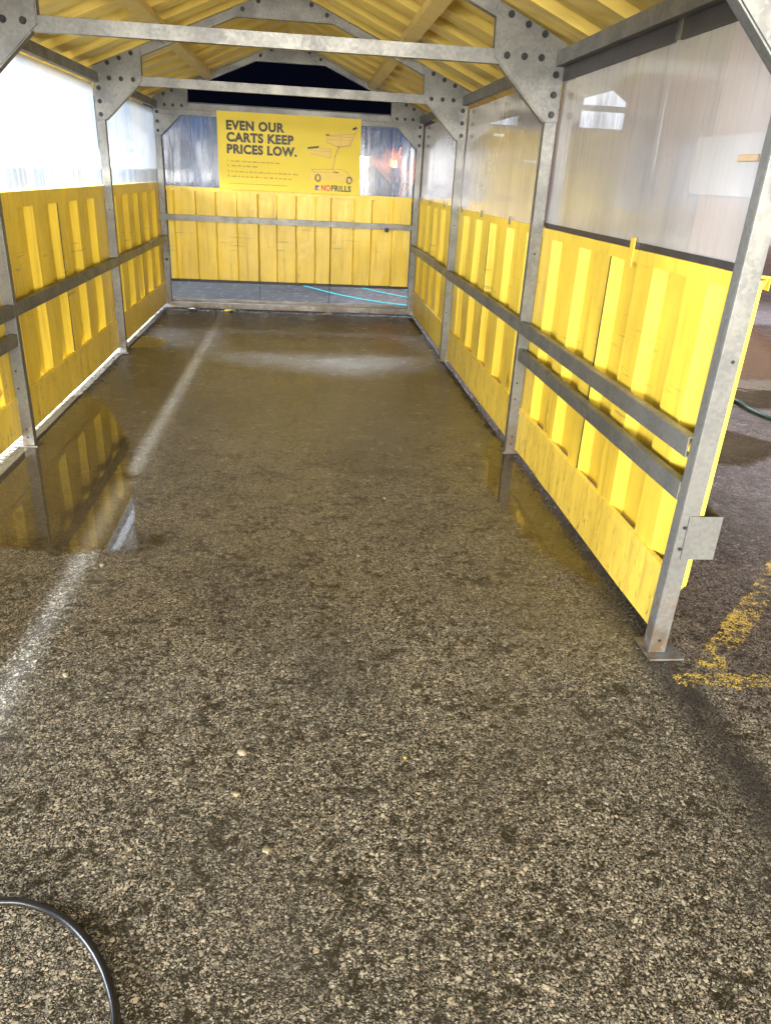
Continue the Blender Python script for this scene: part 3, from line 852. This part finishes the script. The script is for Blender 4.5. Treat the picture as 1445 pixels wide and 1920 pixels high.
# ------------------------------------------------------------------ hoses, pebbles, litter
def smooth_path(pts, n=10):
    out = []
    P = [Vector(p) for p in pts]
    for i in range(len(P) - 1):
        p0 = P[max(0, i - 1)]; p1 = P[i]; p2 = P[i + 1]; p3 = P[min(len(P) - 1, i + 2)]
        for k in range(n):
            t = k / n
            out.append(.5 * ((2 * p1) + (p2 - p0) * t + (2 * p0 - 5 * p1 + 4 * p2 - p3) * t * t + (3 * p1 - p0 - 3 * p2 + p3) * t ** 3))
    out.append(P[-1]); return out
bm = bmesh.new()
tube(bm, smooth_path([(-1.6, 1.02, .0125), (-1.0, 1.20, .0125), (-.72, 1.253, .0125), (-.524, 1.253, .0125), (-.45, 1.241, .0125), (-.369, 1.200, .0125), (-.295, 1.132, .0125), (-.237, 1.047, .0125), (-.200, .95, .0125), (-.185, .80, .0125), (-.21, .55, .0125), (-.35, .2, .0125)]), .0092, 12)
tag(link('hose', bm, BLK, smooth=True), 'thin black rubber hose curving over the gravelly asphalt in the near corner', 'hose')
bm = bmesh.new()
tube(bm, smooth_path([(2.6, 6.9, .018), (3.3, 6.15, .018), (3.642, 5.70, .018), (3.64, 5.37, .018), (3.69, 5.10, .018), (3.9, 4.7, .018), (4.4, 4.3, .018)]), .017, 10)
tag(link('hose', bm, GRN, smooth=True), 'dark green hose lying on the wet asphalt outside the right wall', 'hose')

def pebble_bm(r, seed, flat=.55):
    bm = bmesh.new(); bmesh.ops.create_icosphere(bm, subdivisions=2, radius=r)
    for v in bm.verts:
        n = noise.noise(v.co / r * 1.1 + Vector((seed, 0, 0)))
        v.co *= 1 + .8 * n; v.co.z = v.co.z * flat + r * flat * .45; v.co.x *= 1.15
    return bm
pb = [((-.017, 1.72), .012, 'largest pale pebble on the asphalt, chunky and cream coloured', (.50, .42, .28)),
      ((-.685, 2.87), .011, 'small cream pebble just in front of the large left puddle', (.55, .47, .33)),
      ((-.62, 2.11), .010, 'light pebble beside the shiny wet streak', (.50, .44, .30)),
      ((.455, 1.68), .006, 'tiny bright yellow pebble in the middle foreground', (.62, .47, .06)),
      ((.07, 1.37), .012, 'flat buff pebble low in the foreground', (.45, .38, .22)),
      ((.40, 2.95), .007, 'small pale pebble in the middle of the floor', (.42, .36, .25)),
      ((.58, 3.6), .009, 'rounded pale pebble far along the middle of the floor', (.40, .34, .24)),
      ((-.02, 1.56), .009, 'low flat yellowish chip below the cream pebble', (.45, .36, .20)),
      ((-.25, 1.58), .008, 'dusty tan stone near the left foreground', (.40, .33, .22))]
for i, ((x, y), r, lab, col) in enumerate(pb):
    o = link('pebble', pebble_bm(r, i * 3.7), m_plain('pebble_stone', tuple(v * .36 for v in col), .5, 0, .25, 150), smooth=True)
    o.location = (x, y, .001); o.rotation_euler.z = i * 1.3; tag(o, lab, 'pebble')
# wet grit swept along the foot of both walls and under the back beam: nobody could count it
bm = bmesh.new(); random.seed(11)
def grit(x, y, r):
    c = [Vector((a, b, e)) for a, b, e in ((1, 0, 0), (0, 1, 0), (-1, 0, 0), (0, -1, 0), (.2, .1, .7), (0, 0, -.5))]
    v = [bm.verts.new(Vector((x, y, r * .35)) + r * q * random.uniform(.7, 1.3)) for q in c]
    for i in range(4):
        bm.faces.new((v[i], v[(i + 1) % 4], v[4])); bm.faces.new((v[(i + 1) % 4], v[i], v[5]))
for i in range(2600):
    y = random.uniform(2.2, 9.35); grit(1.445 + random.gauss(0, .022), y, random.uniform(.002, .009))
for i in range(900):
    y = random.uniform(5.2, 9.35); grit(-1.44 + random.gauss(0, .03), y, random.uniform(.002, .008))
for i in range(900):
    x = random.uniform(-1.4, 1.4); grit(x, 9.25 + random.gauss(0, .05), random.uniform(.002, .010))
tag(link('grit', bm, DIRT), 'dark wet grit swept along the foot of the walls', 'grit', kind='stuff')
LEAF = m_plain('soggy_litter', (.45, .42, .38), .5, 0, .3, 30)
for i, (x, y, lab, m_) in enumerate([(-1.16, 9.20, 'crumpled white scrap under the left end of the back beam', LEAF), (-.72, 9.18, 'yellow scrap of litter under the back beam', m_sign), (.42, 9.16, 'pale scrap of litter under the middle of the back beam', LEAF)]):
    bm = bmesh.new(); n = 9; c = bm.verts.new((0, 0, .022)); ring = []
    for k in range(n):
        a = 2 * math.pi * k / n; rr = random.uniform(.03, .065)
        ring.append(bm.verts.new((rr * math.cos(a) * 1.5, rr * math.sin(a), random.uniform(.002, .02))))
    for k in range(n): bm.faces.new((c, ring[k], ring[(k + 1) % n]))
    o = link('litter', bm, m_); sm = o.modifiers.new('solid', 'SOLIDIFY'); sm.thickness = .002
    o.location = (x, y, .004); tag(o, lab, 'litter')

# ------------------------------------------------------------------ surroundings
# far kerb with a pavement, and the store building behind it
d = Vector((17.2 - 12.8, 27.6 - 20.3, 0)).normalized(); nrm = Vector((-d.y, d.x, 0))
def along(bm, p, length, w, h, z=0):
    p = Vector((p[0], p[1], z)); a = p - d * length / 2; b = p + d * length / 2
    vs = [bm.verts.new(c) for c in (a, b, b - nrm * w, a - nrm * w, a + Vector((0, 0, h)), b + Vector((0, 0, h)), b - nrm * w + Vector((0, 0, h)), a - nrm * w + Vector((0, 0, h)))]
    for f in ((0, 1, 2, 3), (4, 5, 6, 7), (0, 1, 5, 4), (1, 2, 6, 5), (2, 3, 7, 6), (3, 0, 4, 7)): bm.faces.new([vs[i] for i in f])
bm = bmesh.new(); box(bm, 6, 70, 26.0, 26.2, 0, .15); tag(link('kerb', bm, CONC), kind='structure')
bm = bmesh.new(); box(bm, 6, 70, 26.2, 34.0, 0, .14); tag(link('pavement', bm, m_plain('pavement_slabs', (.16, .11, .09), .5, 0, .2, 3)), kind='structure')
ST = empty('store_building', (24, 36, 0)); tag(ST, 'long pinkish brick store far behind the right wall with lit upper windows', 'building')
def bpart(name, bm, m, root, parent=None):
    bmesh.ops.translate(bm, verts=bm.verts, vec=-Vector(root.location)); return link(name, bm, m, parent or root)
bm = bmesh.new(); box(bm, 5.5, 44, 34, 50, 0, 6.6); sw = bpart('wall', bm, m_brick(), ST)
bm = bmesh.new(); box(bm, 5.3, 44.2, 33.8, 50.2, 6.6, 7.1); bpart('parapet', bm, CONC, ST)
WIN = m_emit('lit_window_glass', (.86, .90, 1.0), 2.6)
FR = m_plain('dark_window_frame', (.03, .03, .035), .5)
for wx, w, z0, z1 in ((11.45, 1.85, 3.80, 5.25), (7.72, 1.10, 3.72, 4.95)):
    bm = bmesh.new(); prism(bm, [(wx, z0), (wx + w, z0), (wx + w, z1 - .45), (wx + w * .62, z1), (wx + .1, z1 - .1)], 'y', 33.93, 33.97); wn = bpart('window', bm, WIN, ST)
    bm = bmesh.new(); zc = z0 + .42 * (z1 - z0); box(bm, wx - .1, wx + w + .1, 33.88, 33.925, zc, zc + .22); bpart('glazing_bar', bm, FR, ST, wn)
for wx, z0 in ((7.9, 3.28), (9.35, 2.36)):
    bm = bmesh.new(); box(bm, wx, wx + .4, 33.80, 33.98, z0, z0 + .09); bpart('wall_lamp', bm, WIN, ST)
for wx in (24, 30, 36):
    bm = bmesh.new(); box(bm, wx, wx + 3.2, 33.93, 33.97, .6, 3.0); wn = bpart('shop_window', bm, m_emit('shop_window_light', (.9, .85, .78), 2.5), ST)
    bm = bmesh.new(); box(bm, wx + 1.55, wx + 1.65, 33.88, 33.925, .5, 3.1); box(bm, wx - .1, wx + 3.3, 33.88, 33.925, 3.0, 3.1); bpart('frame', bm, FR, ST, wn)
# dark building far behind with one lit doorway, seen through the back pane
DB = empty('warehouse', (-4, 46, 0)); tag(DB, 'dark low building far beyond the back wall with one lit window', 'building')
bm = bmesh.new(); box(bm, -16, 5, 44, 56, 0, 4.2); bpart('wall', bm, m_plain('dark_cladding', (.05, .055, .07), .7, 0, .2, .5), DB)
bm = bmesh.new(); box(bm, 2.60, 3.52, 43.93, 43.98, 1.95, 2.45); bpart('lit_window', bm, m_emit('cold_window_light', (.85, .95, 1.0), 9), DB)
bm = bmesh.new(); box(bm, -16.2, 5.2, 43.8, 56.2, 4.2, 4.5); bpart('roof_edge', bm, FR, DB)
# small bare tree lit by an orange lamp
TR = empty('bare_tree', (2.62, 21, 0)); tag(TR, 'small leafless tree glowing orange in lamplight beyond the back right pane', 'tree')
BARK = m_plain('orange_lit_bark', (.30, .16, .08), .8, 0, .3, 20)
bm = bmesh.new(); random.seed(5)
def branch(bm, p, dr, ln, r, lv):
    q = p + dr * ln; tube(bm, [p, (p + q) / 2 + Vector((random.uniform(-.03, .03),) * 3), q], lambda t: r * (1 - .4 * t), 6)
    if lv:
        for _ in range(4 if lv > 1 else 3):
            nd = (dr + Vector((random.gauss(0, .5), random.gauss(0, .5), random.gauss(.1, .35)))).normalized()
            branch(bm, p + dr * ln * random.uniform(.6, 1), nd, ln * random.uniform(.6, .8), r * .55, lv - 1)
tube(bm, [(0, 0, 0), (.02, 0, .5), (.0, .03, 1.0)], lambda t: .06 - .02 * t, 8)
tk = link('trunk', bm, BARK, TR)
bm = bmesh.new()
for a in range(5): branch(bm, Vector((0, .03, .95)), Vector((math.cos(a * 1.3) * .6, math.sin(a * 1.3) * .6, 1)).normalized(), .62, .032, 3)
link('crown', bm, BARK, TR)
LP = empty('bollard_light', (2.38, 20.6, 0)); tag(LP, 'low orange lit bollard lamp beside the bare tree', 'lamp')
bm = bmesh.new(); tube(bm, [(0, 0, 0), (0, 0, .9), (0, 0, 1.75)], .05, 10); link('post', bm, FR, LP)
bm = bmesh.new(); tube(bm, [(0, 0, 1.76), (0, 0, 1.84), (0, 0, 1.92)], .075, 10); link('lamp_glass', bm, m_emit('orange_lamp_glass', (1, .33, .08), 22), LP)

# ------------------------------------------------------------------ light: car park lamps of a wet night, plus unseen broad area lights
def lamp(name, loc, target, power, color, size, spot=None):
    l = bpy.data.lights.new(name, 'SPOT' if spot else 'AREA')
    if spot: l.spot_size = R(spot); l.spot_blend = .7; l.shadow_soft_size = size
    elif isinstance(size, tuple): l.shape = 'RECTANGLE'; l.size, l.size_y = size
    else: l.shape = 'DISK'; l.size = size
    l.energy = power; l.color = color
    o = bpy.data.objects.new(name, l); COL.objects.link(o); o.location = loc
    o.rotation_euler = (Vector(target) - Vector(loc)).to_track_quat('-Z', 'Y').to_euler()
    return o
lamp('front_fill_glow', (-1.5, -8.5, 2.1), (-.5, 5, 1.2), 6300, (1.0, .94, .82), (19, 2.2))  # unseen wide area light behind the camera, sized to light both walls
lamp('lot_lamp_front', (-.4, -5.5, 7.6), (0, 3, 0), 1350, (1.0, .93, .80), 4.0)
lamp('lot_lamp_side', (-5.35, 7.2, 9.4), (-2.5, 5.0, 0), 38000, (.82, .90, 1.0), .22, 52)
lamp('left_broad_glow', (-13, 1.2, 3.0), (-1.4, 6.0, 1.5), 3700, (.80, .89, 1.0), (4, 3))  # unseen broad area light on the left, reaching the panes
lamp('lot_lamp_outer', (9.0, 9.0, 8.0), (5.2, 8.0, 0), 15000, (.90, .86, 1.0), .4, 62)
lamp('lot_lamp_back', (-1.5, 18.3, 10.3), (0, 10.5, 0), 3000, (.74, .84, 1.0), 1.3)
lamp('lot_lamp_orange', (2.4, 20.2, 2.3), (2.7, 21, 1.6), 90, (1, .35, .08), .1)
lamp('lot_lamp_store', (20, 20, 9), (22, 34, 2), 2500, (1.0, .82, .75), .4)

w = bpy.data.worlds.new('World'); S.world = w; w.use_nodes = True
bg = w.node_tree.nodes['Background']; bg.inputs['Color'].default_value = (.10, .14, .40, 1); bg.inputs['Strength'].default_value = .014

# ------------------------------------------------------------------ camera
def cam_matrix(yaw, pitch, roll, loc):
    cy, sy, cp, sp = math.cos(yaw), math.sin(yaw), math.cos(pitch), math.sin(pitch)
    f = Vector((-sy * cp, cy * cp, -sp)); r = Vector((cy, sy, 0)); u = r.cross(f)
    cr, sr = math.cos(roll), math.sin(roll)
    r2 = cr * r + sr * u; u2 = -sr * r + cr * u
    M = Matrix((( r2.x, u2.x, -f.x, loc[0]), (r2.y, u2.y, -f.y, loc[1]), (r2.z, u2.z, -f.z, loc[2]), (0, 0, 0, 1)))
    return M
cd = bpy.data.cameras.new('camera'); co = bpy.data.objects.new('camera', cd); COL.objects.link(co)
cd.sensor_fit = 'HORIZONTAL'; cd.sensor_width = 36; cd.lens = 36 * 1401.2 / 1445; cd.clip_start = .05; cd.clip_end = 1000
co.matrix_world = cam_matrix(-.119389, .422061, .053203, (.15769, 0, 1.55))
S.camera = co

S.render.engine = 'CYCLES'
cy = S.cycles
cy.max_bounces = 10; cy.diffuse_bounces = 5; cy.glossy_bounces = 5; cy.transmission_bounces = 6; cy.transparent_max_bounces = 16
cy.sample_clamp_indirect = 8; cy.use_denoising = True; cy.caustics_reflective = False; cy.caustics_refractive = False; cy.blur_glossy = .5
S.view_settings.view_transform = 'Standard'; S.view_settings.look = 'None'; S.view_settings.exposure = 0; S.view_settings.gamma = 1
